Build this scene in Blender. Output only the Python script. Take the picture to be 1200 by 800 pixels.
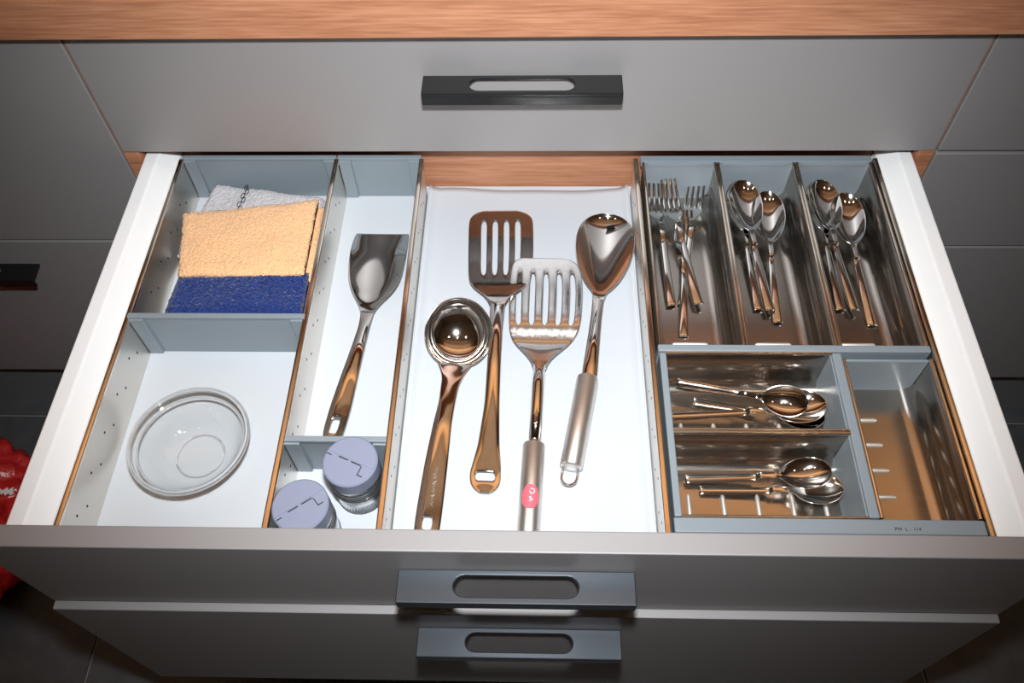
import bpy, bmesh, math, random
from mathutils import Vector, Matrix, Euler, noise
random.seed(7)
sc = bpy.context.scene
COL = sc.collection
PI = math.pi
for o in list(bpy.data.objects):
    bpy.data.objects.remove(o)

# ---------------------------------------------------------------- camera, light, exposure
CAM = Vector((0.0160, -0.6915, 0.4954))
ROT = Euler((0.5955, 0.0217, 0.0208), 'XYZ')
FPX = 979.2
cd = bpy.data.cameras.new('camera'); cam = bpy.data.objects.new('camera', cd); COL.objects.link(cam)
cam.location = CAM; cam.rotation_euler = ROT
cd.sensor_width = 36; cd.lens = FPX / 1200 * 36; cd.clip_start = 0.01
sc.camera = cam
w = bpy.data.worlds.new('room_air'); sc.world = w; w.use_nodes = True
w.node_tree.nodes['Background'].inputs[0].default_value = (0.9, 0.93, 1, 1)
w.node_tree.nodes['Background'].inputs[1].default_value = 0.05
sc.view_settings.view_transform = 'Standard'; sc.view_settings.look = 'None'
sc.view_settings.gamma = 1; sc.view_settings.exposure = 0.0
RM = ROT.to_matrix()
# the photographer's flash, on top of the camera
fl = bpy.data.lights.new('camera_flash', 'SPOT'); fo = bpy.data.objects.new('camera_flash', fl); COL.objects.link(fo)
fo.location = CAM + RM @ Vector((0.0, 0.11, 0.02)); fo.rotation_euler = ROT
fl.energy = 56.5; fl.spot_size = math.radians(87); fl.spot_blend = 1.0; fl.shadow_soft_size = 0.022
fl.color = (0.93, 0.975, 1.0)

# ---------------------------------------------------------------- helpers
RMI = RM.transposed()
def ray(u, v): return RM @ Vector(((u - 600) / FPX, -(v - 400) / FPX, -1))
def at(u, v, z):
    """photo measurement -> world point on the horizontal plane of height z"""
    d = ray(u, v); return CAM + d * ((z - CAM.z) / d.z)
def px_per_m(P):
    q = RMI @ (Vector(P) - CAM); return FPX / -q.z

def mesh_obj(name, bm, mat, parent=None, smooth=False):
    me = bpy.data.meshes.new(name); 
    if smooth:
        for f in bm.faces: f.smooth = True
    bm.normal_update(); bm.to_mesh(me); bm.free()
    if mat: me.materials.append(mat)
    o = bpy.data.objects.new(name, me); COL.objects.link(o)
    if parent: put(o, parent)
    return o
def put(o, parent):
    o.parent = parent
    root = parent
    M = Matrix.Identity(4); q = parent
    while q: M = q.matrix_basis @ M if q.parent is None else q.matrix_parent_inverse @ q.matrix_basis @ M; q = q.parent
    # children are modelled in world space
    chain = []; q = parent
    while q: chain.append(q); q = q.parent
    W = Matrix.Identity(4)
    for q in reversed(chain): W = W @ (q.matrix_parent_inverse if q.parent else Matrix.Identity(4)) @ q.matrix_basis
    o.matrix_parent_inverse = W.inverted()
def tag(o, label=None, cat=None, group=None, kind=None):
    if label: o['label'] = label
    if cat: o['category'] = cat
    if group: o['group'] = group
    if kind: o['kind'] = kind
    return o
def thing(name, label, cat, loc=(0, 0, 0), group=None):
    o = bpy.data.objects.new(name, None); COL.objects.link(o); o.location = loc; o.empty_display_size = 0.02
    return tag(o, label, cat, group)

def add_box(bm, x0, x1, y0, y1, z0, z1, bev=0.0, seg=2):
    t = bmesh.new()
    r = bmesh.ops.create_cube(t, size=1)
    for v in t.verts:
        v.co = Vector(((x0 + x1) / 2 + v.co.x * (x1 - x0), (y0 + y1) / 2 + v.co.y * (y1 - y0), (z0 + z1) / 2 + v.co.z * (z1 - z0)))
    if bev: bmesh.ops.bevel(t, geom=list(t.edges), offset=bev, segments=seg, profile=0.5, affect='EDGES')
    me = bpy.data.meshes.new('tmp'); t.to_mesh(me); t.free(); bm.from_mesh(me); bpy.data.meshes.remove(me)
    return bm
def box(name, x0, x1, y0, y1, z0, z1, mat, parent=None, bev=0.0, seg=2):
    return mesh_obj(name, add_box(bmesh.new(), x0, x1, y0, y1, z0, z1, bev, seg), mat, parent)
def add_extrude(bm, prof, axis, a, b, closed=True, caps=True):
    """prof: (p,q) pairs; axis 'y' -> p=x,q=z ; axis 'x' -> p=y,q=z"""
    def V(p, q, s): return (p, s, q) if axis == 'y' else (s, p, q)
    A = [bm.verts.new(V(p, q, a)) for p, q in prof]; B = [bm.verts.new(V(p, q, b)) for p, q in prof]
    n = len(prof)
    for i in range(n if closed else n - 1):
        j = (i + 1) % n; bm.faces.new((A[i], A[j], B[j], B[i]))
    if closed and caps: bm.faces.new(A[::-1]); bm.faces.new(B)
    bmesh.ops.recalc_face_normals(bm, faces=bm.faces)
    return bm
def add_tube(bm, pts, r, n=10, cap=True):
    pts = [Vector(p) for p in pts]; rings = []
    prev = None
    for i, p in enumerate(pts):
        t = (pts[min(i + 1, len(pts) - 1)] - pts[max(i - 1, 0)]).normalized()
        if prev is None:
            a = Vector((0, 0, 1)) if abs(t.z) < 0.9 else Vector((1, 0, 0))
            prev = (a - t * a.dot(t)).normalized()
        else: prev = (prev - t * prev.dot(t)).normalized()
        b = t.cross(prev); rr = r[i] if isinstance(r, (list, tuple)) else r
        rings.append([bm.verts.new(p + (prev * math.cos(2 * PI * k / n) + b * math.sin(2 * PI * k / n)) * rr) for k in range(n)])
    for A, B in zip(rings, rings[1:]):
        for k in range(n): bm.faces.new((A[k], A[(k + 1) % n], B[(k + 1) % n], B[k]))
    if cap: bm.faces.new(rings[0][::-1]); bm.faces.new(rings[-1])
    return bm
def add_lathe(bm, prof, c, n=64):
    rings = []
    for r, z in prof:
        if r < 1e-6: rings.append([bm.verts.new((c[0], c[1], c[2] + z))])
        else: rings.append([bm.verts.new((c[0] + r * math.cos(2 * PI * k / n), c[1] + r * math.sin(2 * PI * k / n), c[2] + z)) for k in range(n)])
    for A, B in zip(rings, rings[1:]):
        for k in range(n):
            k2 = (k + 1) % n
            if len(A) == 1 and len(B) == 1: continue
            if len(A) == 1: bm.faces.new((A[0], B[k2], B[k]))
            elif len(B) == 1: bm.faces.new((A[k], A[k2], B[0]))
            else: bm.faces.new((A[k], A[k2], B[k2], B[k]))
    bmesh.ops.recalc_face_normals(bm, faces=bm.faces)
    return bm
def bevel_mod(o, wd, seg=2, ang=40):
    m = o.modifiers.new('bevel', 'BEVEL'); m.width = wd; m.segments = seg; m.limit_method = 'ANGLE'; m.angle_limit = math.radians(ang); return o
def solid(o, t, sub=0, off=0):
    m = o.modifiers.new('solid', 'SOLIDIFY'); m.thickness = t; m.offset = off
    if sub: s = o.modifiers.new('sub', 'SUBSURF'); s.levels = sub; s.render_levels = sub
    return o

# ---------------------------------------------------------------- materials
def mat(name, col, rough=0.5, metal=0.0, spec=0.5, **kw):
    m = bpy.data.materials.new(name); m.use_nodes = True
    b = m.node_tree.nodes['Principled BSDF']
    b.inputs['Base Color'].default_value = (*col, 1); b.inputs['Roughness'].default_value = rough
    b.inputs['Metallic'].default_value = metal; b.inputs['Specular IOR Level'].default_value = spec
    for k, v in kw.items(): b.inputs[k].default_value = v
    return m
def noise_bump(m, scale=(200, 200, 200), strength=0.2, dist=0.001, detail=4, colmix=None, rough=None, nscale=1.0):
    nt = m.node_tree; N = nt.nodes; L = nt.links; b = N['Principled BSDF']
    tc = N.new('ShaderNodeTexCoord'); mp = N.new('ShaderNodeMapping'); mp.inputs['Scale'].default_value = scale
    nz = N.new('ShaderNodeTexNoise'); nz.inputs['Scale'].default_value = nscale; nz.inputs['Detail'].default_value = detail
    L.new(tc.outputs['Object'], mp.inputs[0]); L.new(mp.outputs[0], nz.inputs[0])
    if strength:
        bp = N.new('ShaderNodeBump'); bp.inputs['Strength'].default_value = strength; bp.inputs['Distance'].default_value = dist
        L.new(nz.outputs[0], bp.inputs['Height']); L.new(bp.outputs[0], b.inputs['Normal'])
    if colmix:
        cr = N.new('ShaderNodeValToRGB'); cr.color_ramp.elements[0].position = 0.3; cr.color_ramp.elements[1].position = 0.7
        cr.color_ramp.elements[0].color = (*colmix[0], 1); cr.color_ramp.elements[1].color = (*colmix[1], 1)
        L.new(nz.outputs[0], cr.inputs[0]); L.new(cr.outputs[0], b.inputs['Base Color'])
    if rough:
        mr = N.new('ShaderNodeMapRange'); mr.inputs[3].default_value = rough[0]; mr.inputs[4].default_value = rough[1]
        L.new(nz.outputs[0], mr.inputs[0]); L.new(mr.outputs[0], b.inputs['Roughness'])
    return m
def wood(name, c1, c2, c3, rough=0.5):
    """grain runs along x"""
    m = mat(name, c2, rough); nt = m.node_tree; N = nt.nodes; L = nt.links; b = N['Principled BSDF']
    tc = N.new('ShaderNodeTexCoord'); mp = N.new('ShaderNodeMapping'); mp.inputs['Scale'].default_value = (5, 60, 60)
    nz = N.new('ShaderNodeTexNoise'); nz.inputs['Scale'].default_value = 1.0; nz.inputs['Detail'].default_value = 3; nz.inputs['Distortion'].default_value = 1.1
    mp2 = N.new('ShaderNodeMapping'); mp2.inputs['Scale'].default_value = (22, 420, 420)
    nz2 = N.new('ShaderNodeTexNoise'); nz2.inputs['Scale'].default_value = 1.0; nz2.inputs['Detail'].default_value = 5
    mx = N.new('ShaderNodeMix'); mx.data_type = 'FLOAT'; mx.inputs[0].default_value = 0.62
    cr = N.new('ShaderNodeValToRGB'); e = cr.color_ramp.elements; e[0].position = 0.34; e[0].color = (*c1, 1); e[1].position = 0.66; e[1].color = (*c3, 1)
    k = e.new(0.5); k.color = (*c2, 1)
    L.new(tc.outputs['Object'], mp.inputs[0]); L.new(mp.outputs[0], nz.inputs[0]); L.new(tc.outputs['Object'], mp2.inputs[0]); L.new(mp2.outputs[0], nz2.inputs[0])
    L.new(nz.outputs[0], mx.inputs[2]); L.new(nz2.outputs[0], mx.inputs[3]); L.new(mx.outputs[0], cr.inputs[0]); L.new(cr.outputs[0], b.inputs['Base Color'])
    bp = N.new('ShaderNodeBump'); bp.inputs['Strength'].default_value = 0.15; bp.inputs['Distance'].default_value = 0.0005
    L.new(nz2.outputs[0], bp.inputs['Height']); L.new(bp.outputs[0], b.inputs['Normal'])
    return m
def thin_glass(name, tint=(0.96, 0.98, 0.98), rough=0.02, ior=1.5):
    """a thin-walled glass sheet: clear passage, Fresnel reflection"""
    m = bpy.data.materials.new(name); m.use_nodes = True; N = m.node_tree.nodes; L = m.node_tree.links
    N.remove(N['Principled BSDF']); out = N['Material Output']
    tr = N.new('ShaderNodeBsdfTransparent'); tr.inputs[0].default_value = (*tint, 1)
    gl = N.new('ShaderNodeBsdfGlossy'); gl.inputs['Roughness'].default_value = rough
    lw = N.new('ShaderNodeFresnel'); ge = N.new('ShaderNodeNewGeometry'); mr = N.new('ShaderNodeMapRange')
    mr.inputs[3].default_value = ior; mr.inputs[4].default_value = 1 / ior; L.new(ge.outputs['Backfacing'], mr.inputs[0]); L.new(mr.outputs[0], lw.inputs[0])
    mx = N.new('ShaderNodeMixShader'); L.new(lw.outputs[0], mx.inputs[0]); L.new(tr.outputs[0], mx.inputs[1]); L.new(gl.outputs[0], mx.inputs[2]); L.new(mx.outputs[0], out.inputs[0])
    return m
def emit(name, col, s):
    m = bpy.data.materials.new(name); m.use_nodes = True; b = m.node_tree.nodes['Principled BSDF']
    b.inputs['Base Color'].default_value = (*col, 1); b.inputs['Emission Color'].default_value = (*col, 1); b.inputs['Emission Strength'].default_value = s
    return m
M = {}
M['lacquer'] = noise_bump(mat('grey_lacquer', (0.315, 0.298, 0.300), 0.55, 0.3, 0.5), (900, 900, 900), 0.03, 0.0005)
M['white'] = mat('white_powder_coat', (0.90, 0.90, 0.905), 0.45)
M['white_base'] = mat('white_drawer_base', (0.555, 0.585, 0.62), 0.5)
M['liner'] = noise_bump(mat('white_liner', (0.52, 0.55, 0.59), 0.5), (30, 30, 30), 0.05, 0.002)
M['wood'] = wood('walnut_laminate', (0.33, 0.128, 0.064), (0.43, 0.182, 0.094), (0.52, 0.242, 0.134))
M['plastic'] = mat('blue_grey_plastic', (0.215, 0.25, 0.278), 0.38)
M['lid'] = mat('lavender_grey_plastic', (0.225, 0.245, 0.335), 0.45)
M['dark'] = mat('dark_void', (0.012, 0.012, 0.013), 0.7)
M['black'] = noise_bump(mat('black_anodised', (0.006, 0.006, 0.0065), 0.38, 0.0, 0.5), (600, 600, 600), 0.02, 0.0003)
M['graph'] = mat('graphite_metal', (0.085, 0.095, 0.11), 0.33, 0.75, 0.5)
M['chrome'] = mat('polished_stainless', (0.80, 0.77, 0.74), 0.07, 1.0)
M['satin'] = noise_bump(mat('satin_stainless', (0.78, 0.74, 0.70), 0.40, 1.0), (40, 40, 40), 0.0, 0.001)
M['scuffed'] = noise_bump(mat('scuffed_stainless', (0.80, 0.79, 0.78), 0.22, 1.0), (300, 300, 300), 0.08, 0.0003, rough=(0.08, 0.30))
M['steel'] = noise_bump(mat('brushed_trough_steel', (0.50, 0.455, 0.41), 0.22, 1.0), (60, 900, 60), 0.03, 0.0003, rough=(0.14, 0.26))
M['panel'] = noise_bump(mat('perforated_panel_steel', (0.74, 0.70, 0.65), 0.36, 1.0), (60, 60, 60), 0.03, 0.0003)
M['rail'] = mat('rail_steel', (0.84, 0.76, 0.66), 0.16, 1.0)
M['rib'] = mat('rib_steel_with_glint', (0.92, 0.88, 0.83), 0.55, 1.0)  # paler than the trough steel: flash glint put into the ribs' colour
M['tile'] = noise_bump(mat('dark_floor_tile', (0.10, 0.10, 0.10), 0.45), (35, 35, 35), 0.05, 0.001, colmix=((0.078, 0.083, 0.090), (0.108, 0.113, 0.120)))
M['grout'] = mat('pale_grout', (0.42, 0.38, 0.34), 0.85)
M['plinth'] = mat('grey_plinth', (0.20, 0.20, 0.205), 0.45)
M['maple'] = wood('maple_laminate', (0.50, 0.285, 0.145), (0.58, 0.345, 0.18), (0.65, 0.405, 0.22))
M['wall'] = mat('painted_wall', (0.40, 0.40, 0.40), 0.8)
M['ceil'] = mat('painted_ceiling', (0.7, 0.68, 0.66), 0.9)
M['red'] = noise_bump(mat('red_film', (0.60, 0.02, 0.02), 0.28), (40, 40, 40), 0.4, 0.01)
M['whiteprint'] = mat('white_print', (0.85, 0.85, 0.85), 0.5)
M['pink'] = mat('pink_red_sticker', (0.80, 0.12, 0.16), 0.4)
M['glass'] = thin_glass('clear_glass', (0.985, 0.99, 0.99))
m = bpy.data.materials.new('solid_glass'); m.use_nodes = True; b_ = m.node_tree.nodes['Principled BSDF']
b_.inputs['Transmission Weight'].default_value = 1; b_.inputs['Roughness'].default_value = 0.03; b_.inputs['Base Color'].default_value = (1, 1, 1, 1); b_.inputs['IOR'].default_value = 1.5; M['solidglass'] = m
M['jar'] = thin_glass('jar_glass', (0.98, 0.99, 0.99))
def towel_mat(name, a, b):
    m = mat(name, a, 0.95, 0, 0.1); noise_bump(m, (420, 420, 420), 0.9, 0.0025, 2, colmix=(a, b)); 
    m.node_tree.nodes['Principled BSDF'].inputs['Sheen Weight'].default_value = 0.25
    return m
M['orange'] = towel_mat('apricot_terry', (0.80, 0.44, 0.21), (0.92, 0.56, 0.31))
M['navy'] = towel_mat('navy_terry', (0.007, 0.018, 0.09), (0.021, 0.048, 0.22))
M['greytowel'] = towel_mat('pale_grey_terry', (0.50, 0.48, 0.50), (0.66, 0.63, 0.65))
M['thread'] = mat('black_thread', (0.02, 0.02, 0.03), 0.8)
M['lamp'] = emit('warm_lamp', (1.0, 0.76, 0.52), 15.0)

# ---------------------------------------------------------------- room shell
FZ = -0.762
def struct(name, *a, **k): return tag(box(name, *a, **k), kind='structure')
fl_o = struct('floor', -2.6, 2.6, -3.0, 0.62, FZ - 0.05, FZ - 0.004, M['grout'])
fl_o['label'] = 'dark stone tile floor with pale grout lines'
tile_me = None
for i in range(-3, 5):
    for j in range(-2, 2):
        x0, y0 = -0.633 + 0.6 * i + 0.0015, 0.0 + 0.6 * j + 0.0015
        if x0 < -2.5 or x0 > 2.4 or y0 > 0.1: continue
        if tile_me is None:
            t = box('tile', 0, 0.597, 0, 0.597, 0, 0.006, M['tile'], None, 0.0012, 1); tile_me = t.data
        else:
            t = bpy.data.objects.new('tile', tile_me); COL.objects.link(t)
        t.location = (x0, y0, FZ - 0.006); t.parent = fl_o
struct('wall_back', -2.6, 2.6, 0.60, 0.66, FZ, 1.72, M['wall'])
struct('wall_left', -2.66, -2.6, -3.0, 0.66, FZ, 1.72, M['wall'])
struct('wall_right', 2.6, 2.66, -3.0, 0.66, FZ, 1.72, M['wall'])
struct('wall_front', -2.66, 2.66, -3.06, -3.0, FZ, 1.72, M['wall'])
struct('ceiling', -2.66, 2.66, -3.06, 0.66, 1.72, 1.78, M['ceil'])

# ceiling downlights (reflected in the cutlery)
for i, (x, y, wh) in enumerate(((-0.8, -0.75, 'leftmost'), (0.0, -0.75, 'middle'), (0.8, -0.75, 'rightmost'))):
    t = thing('ceiling_downlight', wh + ' of the three warm round downlights in the ceiling', 'ceiling light', (x, y, 1.72), 'warm ceiling downlights')
    mesh_obj('trim_ring', add_lathe(bmesh.new(), [(0.075, 0), (0.075, -0.01), (0.058, -0.012), (0.058, 0)], (x, y, 1.72), 32), M['white'], t)
    mesh_obj('diffuser', add_lathe(bmesh.new(), [(0, -0.004), (0.0575, -0.004), (0.0575, -0.001), (0, -0.001)], (x, y, 1.72), 32), M['lamp'], t)
# added fill light and fixture, brightening the wall cabinets that the steel reflects
wl = bpy.data.lights.new('cabinet_fill_light', 'AREA'); wl.shape = 'RECTANGLE'; wl.size = 2.6; wl.size_y = 0.05; wl.energy = 12; wl.color = (1.0, 0.80, 0.58); wl.spread = math.radians(105)
wo = bpy.data.objects.new('cabinet_fill_light', wl); COL.objects.link(wo); wo.location = (0, -0.372, 1.60); wo.rotation_euler = Vector((0, 0.90, -0.42)).to_track_quat('-Z', 'Z').to_euler()
t = thing('added_fill_fixture', 'long linear luminaire under the ceiling aimed at the wall cabinets', 'ceiling light', (0, -0.42, 1.72))
box('housing', -1.32, 1.32, -0.44, -0.385, 1.57, 1.66, M['white'], t, 0.004)
for x in (-1.0, 1.0): box('stem', x - 0.008, x + 0.008, -0.42, -0.404, 1.66, 1.72, M['white'], t)
# wall cabinets above the worktop (they show as warm reflections in the steel)
t = thing('wall_cabinet', 'long run of maple wall cupboards hung above the worktop', 'cabinet', (0, 0.43, 0.635))
box('body', -1.598, 1.598, 0.292, 0.598, 0.635, 1.70, M['maple'], t)
for k in range(8): box('door', -1.597 + 0.4 * k, -1.203 + 0.4 * k, 0.27, 0.29, 0.63, 1.70, M['maple'], t, 0.001)

# ---------------------------------------------------------------- base cabinets
HW = 0.4485
H1 = 0.1515; GAP = 0.003
YF = -0.4560          # outer face of the open drawer front
YI = -0.4370          # inner face
def front_panel(name, x0, x1, y0, y1, z0, z1, parent):
    return box(name, x0, x1, y0, y1, z0, z1, M['lacquer'], parent, 0.0012, 2)
def pull_handle(parent, xc, yf, ztop, m, length=0.2, half_slot=0.0525):
    """edge pull: a slotted plate standing out from the front with a lip turned down"""
    h = length / 2; d0 = yf; d1 = yf - 0.0285
    bm = bmesh.new()
    s0, s1 = d0 - 0.0045, d1 + 0.0055
    r = (s0 - s1) / 2; cy = (s0 + s1) / 2
    slot = []
    for k in range(9): a = -PI / 2 + PI * k / 8; slot.append((xc + half_slot - r + r * math.cos(a), cy + r * math.sin(a)))
    for k in range(9): a = PI / 2 + PI * k / 8; slot.append((xc - half_slot + r + r * math.cos(a), cy + r * math.sin(a)))
    outer = [(xc + h, d1), (xc + h, d0), (xc - h, d0), (xc - h, d1)]
    # bridge the slot to the rectangle: four side pieces
    top, bot = ztop, ztop - 0.004
    def ring(z): return [bm.verts.new((x, y, z)) for x, y in slot], [bm.verts.new((x, y, z)) for x, y in outer]
    sa, oa = ring(top); sb, ob = ring(bot)
    # slot points 0..8 right end (front->back), 9..17 left end (back->front)
    def fill(s, o, flip):
        F = [[o[0], o[1]] + [s[k] for k in range(8, -1, -1)], [o[1], o[2], s[9], s[8]], [o[2], o[3]] + [s[k] for k in range(17, 8, -1)], [o[3], o[0], s[0], s[17]]]
        for f in F: bm.faces.new(f[::-1] if flip else f)
    fill(sa, oa, False); fill(sb, ob, True)
    n = len(slot)
    for k in range(n): bm.faces.new((sa[k], sa[(k + 1) % n], sb[(k + 1) % n], sb[k]))
    for k in range(4): bm.faces.new((oa[k], oa[(k + 1) % 4], ob[(k + 1) % 4], ob[k]))
    bmesh.ops.recalc_face_normals(bm, faces=bm.faces)
    # the lip
    add_box(bm, xc - h, xc + h, d1, d1 + 0.004, ztop - 0.0145, bot + 0.0002, 0.0)
    o = mesh_obj('handle', bm, m, parent); bevel_mod(o, 0.0012, 2)
    return o

cab = thing('drawer_cabinet', 'grey three-drawer base cabinet with its middle drawer pulled fully open', 'cabinet', (0, 0.28, -0.62))
for s in (-1, 1):
    x0, x1 = (-0.4500, -0.4335) if s < 0 else (0.4335, 0.4500)
    box('gable', x0, x1, 0.0015, 0.56, -0.615, -0.002, M['wood'], cab, 0.0004, 1)
box('back_board', -0.4335, 0.4335, 0.548, 0.56, -0.615, -0.002, M['wood'], cab)
box('bottom_board', -0.4335, 0.4335, 0.0015, 0.548, -0.615, -0.599, M['wood'], cab)
# upper drawer, closed
d = front_panel('upper_drawer_front', -HW, HW, 0.0, 0.019, -H1, 0.0, cab); d['label'] = 'closed grey drawer front under the worktop'
pull_handle(d, 0.0, 0.0, -0.0490, M['black'])['label'] = 'black slotted edge pull'
box('upper_drawer_box', -0.415, 0.415, 0.0195, 0.5, -0.138, -0.03, M['white'], cab)
# middle drawer, open
ZT = -H1 - GAP; ZB = ZT - 0.1464
dr = front_panel('open_drawer_front', -HW, HW, YF, YI, ZB, ZT, cab); dr['label'] = 'grey front of the opened middle drawer'
pull_handle(dr, -0.0005, YF, -0.1965, M['graph'])['label'] = 'graphite slotted edge pull'
for s in (-1, 1):
    prof = [(0.4315, -0.166), (0.4300, -0.1645), (0.4165, -0.1645), (0.4140, -0.1660), (0.4010, -0.1800), (0.4000, -0.1820), (0.4000, -0.2395), (0.4080, -0.2395), (0.4080, -0.262), (0.4315, -0.262)]
    o = mesh_obj('drawer_side', add_extrude(bmesh.new(), [(s * p, q) for p, q in prof], 'y', YI - 0.0, 0.034), M['white'], cab); bevel_mod(o, 0.0008, 2, 20)
    o['label'] = 'white steel drawer side'
    box('runner', min(s * 0.4165, s * 0.4325), max(s * 0.4165, s * 0.4325), 0.034, 0.45, -0.262, -0.225, M['satin'], cab)
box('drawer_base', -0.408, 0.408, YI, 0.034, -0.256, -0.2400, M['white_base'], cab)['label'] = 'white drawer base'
box('drawer_back', -0.414, 0.414, 0.0345, 0.0500, -0.256, -0.160, M['wood'], cab)['label'] = 'walnut drawer back'
# lower drawer, pulled out a little further
ZL = ZB - GAP; YL = YF - 0.0075
d = front_panel('lower_drawer_front', -HW, HW, YL, YL + 0.019, ZL - 0.2810, ZL, cab); d['label'] = 'grey front of the opened bottom drawer'
pull_handle(d, 0.0, YL, -0.3455, M['graph'])['label'] = 'graphite slotted edge pull'
box('lower_drawer_box', -0.425, 0.425, YL + 0.0195, 0.03, ZL - 0.25, ZL - 0.06, M['white'], cab)
# neighbours
nb = thing('base_cabinet', 'dark grey base cabinet left of the open drawers, with a black edge pull', 'cabinet', (-0.742, 0.28, -0.62))
box('body', -1.032, -0.4515, 0.021, 0.56, -0.612, -0.002, M['dark'], nb)
front_panel('upper_front', -1.032, -0.4515, 0, 0.019, -0.3005, 0.0, nb)
f = front_panel('lower_front', -1.032, -0.4515, 0, 0.019, -0.6120, -0.3035, nb)
pull_handle(f, -0.742, 0.0, -0.3475, M['black'])['label'] = 'black slotted edge pull'
nb2 = thing('base_cabinet', 'dark grey three-drawer base cabinet right of the open drawers', 'cabinet', (0.75, 0.28, -0.62))
box('body', 0.4515, 1.048, 0.021, 0.56, -0.618, -0.002, M['dark'], nb2)
for z1, z0 in ((0.0, -H1), (-H1 - GAP - 0.001, -0.3090), (-0.3120, -0.6180)):
    front_panel('drawer_front', 0.4515, 1.048, 0, 0.019, z0, z1, nb2)
tag(box('plinth', -1.032, 1.048, 0.030, 0.046, FZ, -0.618, M['plinth']), 'grey plinth board under the base cabinets', 'plinth')
wt = box('worktop', -1.5, 1.5, -0.0195, 0.598, 0.0085, 0.0500, M['wood'], None, 0.0012, 2)
tag(wt, 'walnut wood worktop over the grey drawer fronts', 'worktop')

# ---------------------------------------------------------------- perforated divider panels
ZR = -0.1790     # rail centre
ZD = -0.2398     # drawer base
def rail_prof(x):
    P = []
    for k in range(40):
        c, s_ = math.cos(2 * PI * k / 40), math.sin(2 * PI * k / 40)
        P.append((x + 0.0029 * math.copysign(abs(c) ** 0.6, c), ZR + 0.0026 * math.copysign(abs(s_) ** 0.55, s_)))
    return P
def panel_thing(label, x, y0, y1, face, holes=True):
    """upright perforated sheet running front to back with a rolled rail on top"""
    t = thing('divider_panel', label, 'divider', (x, (y0 + y1) / 2, ZD))
    p = box('sheet', x - 0.0008, x + 0.0008, y0, y1, ZD, ZR, M['panel'], t)
    o = mesh_obj('rail', add_extrude(bmesh.new(), rail_prof(x), 'y', y0, y1, True, False), M['rail'], t, True)
    if holes:
        bm = bmesh.new(); n = 0
        y = y0 + 0.025
        while y < y1 - 0.02:
            for z, dy in ((-0.203, 0.0), (-0.214, 0.014)):
                for s in ((-1, 1) if face == 0 else (face,)):
                    add_extrude(bm, [(y + dy + 0.0013 * math.cos(2 * PI * k / 8), z + 0.0015 * math.sin(2 * PI * k / 8)) for k in range(8)], 'x', x + s * 0.0007, x + s * 0.00095)
            y += 0.042
        tag(mesh_obj('perforations', bm, M['dark'], p), kind='stuff')
    return t
panel_thing('perforated steel divider along the left drawer side', -0.3955, -0.4345, 0.0150, 1)
panel_thing('perforated steel divider between the towels and the serving scoop', -0.2150, -0.4345, 0.0150, 0)
panel_thing('perforated steel divider between the scoop and the slotted turners', -0.1170, -0.4345, 0.0150, 0)
panel_thing('steel divider between the large spoon and the cutlery tray', 0.1272, -0.4345, 0.0150, -1)
panel_thing('steel divider along the right drawer side beside the tray', 0.3960, -0.4345, 0.0150, -1, False)

def cross_divider(label, x0, x1, y, zt, bracket=True, flip=-1):
    t = thing('cross_divider', label, 'divider', ((x0 + x1) / 2, y, ZD))
    box('wall', x0, x1, y - 0.0012, y + 0.0012, ZD + 0.0004, zt, M['plastic'], t)
    box('top_lip', x0 - 0.001, x1 + 0.001, y - 0.0028, y + 0.0028, zt - 0.0015, zt + 0.0025, M['plastic'], t, 0.0008)
    for s in (0, 1):
        xa = x0 if s == 0 else x1 - 0.014
        box('end_clip', xa, xa + 0.014, y + flip * 0.0045, y + flip * 0.0008, ZD + 0.001, zt - 0.001, M['plastic'], t, 0.0008)
    return t
cross_divider('blue-grey plastic divider at the back of the towel compartment', -0.3940, -0.2166, 0.0190, -0.1790)
cross_divider('blue-grey plastic divider behind the serving scoop', -0.2134, -0.1186, 0.0190, -0.1790)
cross_divider('blue-grey plastic divider between the navy towel and the glass bowl', -0.3940, -0.2166, -0.2075, -0.1775)
cross_divider('blue-grey plastic divider between the scoop handle and the jars', -0.2134, -0.1186, -0.3430, -0.1800)

# ---------------------------------------------------------------- white liner sheet in the middle
bm = bmesh.new(); nx, ny = 60, 60; gv = []
x0, x1, y0, y1 = -0.1140, 0.1240, -0.4340, 0.0262
for i in range(nx + 1):
    u = i / nx; row = []
    for j in range(ny + 1):
        v = j / ny
        x = x0 + (x1 - x0) * u; yb = y1 + 0.0022 * math.sin(u * 6.5 + 0.9) + 0.001 * math.sin(u * 14)
        y = y0 + (yb - y0) * v
        e = min(u, 1 - u) * (x1 - x0)
        z = ZD + 0.0006 + 0.006 * max(0, 1 - e / 0.014) ** 2 + 0.002 * max(0, (v - 0.88) / 0.12) ** 2
        row.append(bm.verts.new((x, y, z)))
    gv.append(row)
for i in range(nx):
    for j in range(ny): bm.faces.new((gv[i][j], gv[i + 1][j], gv[i + 1][j + 1], gv[i][j + 1]))
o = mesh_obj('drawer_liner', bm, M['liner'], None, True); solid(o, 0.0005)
tag(o, 'white liner sheet with curled edges under the cooking utensils', 'liner')

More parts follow.
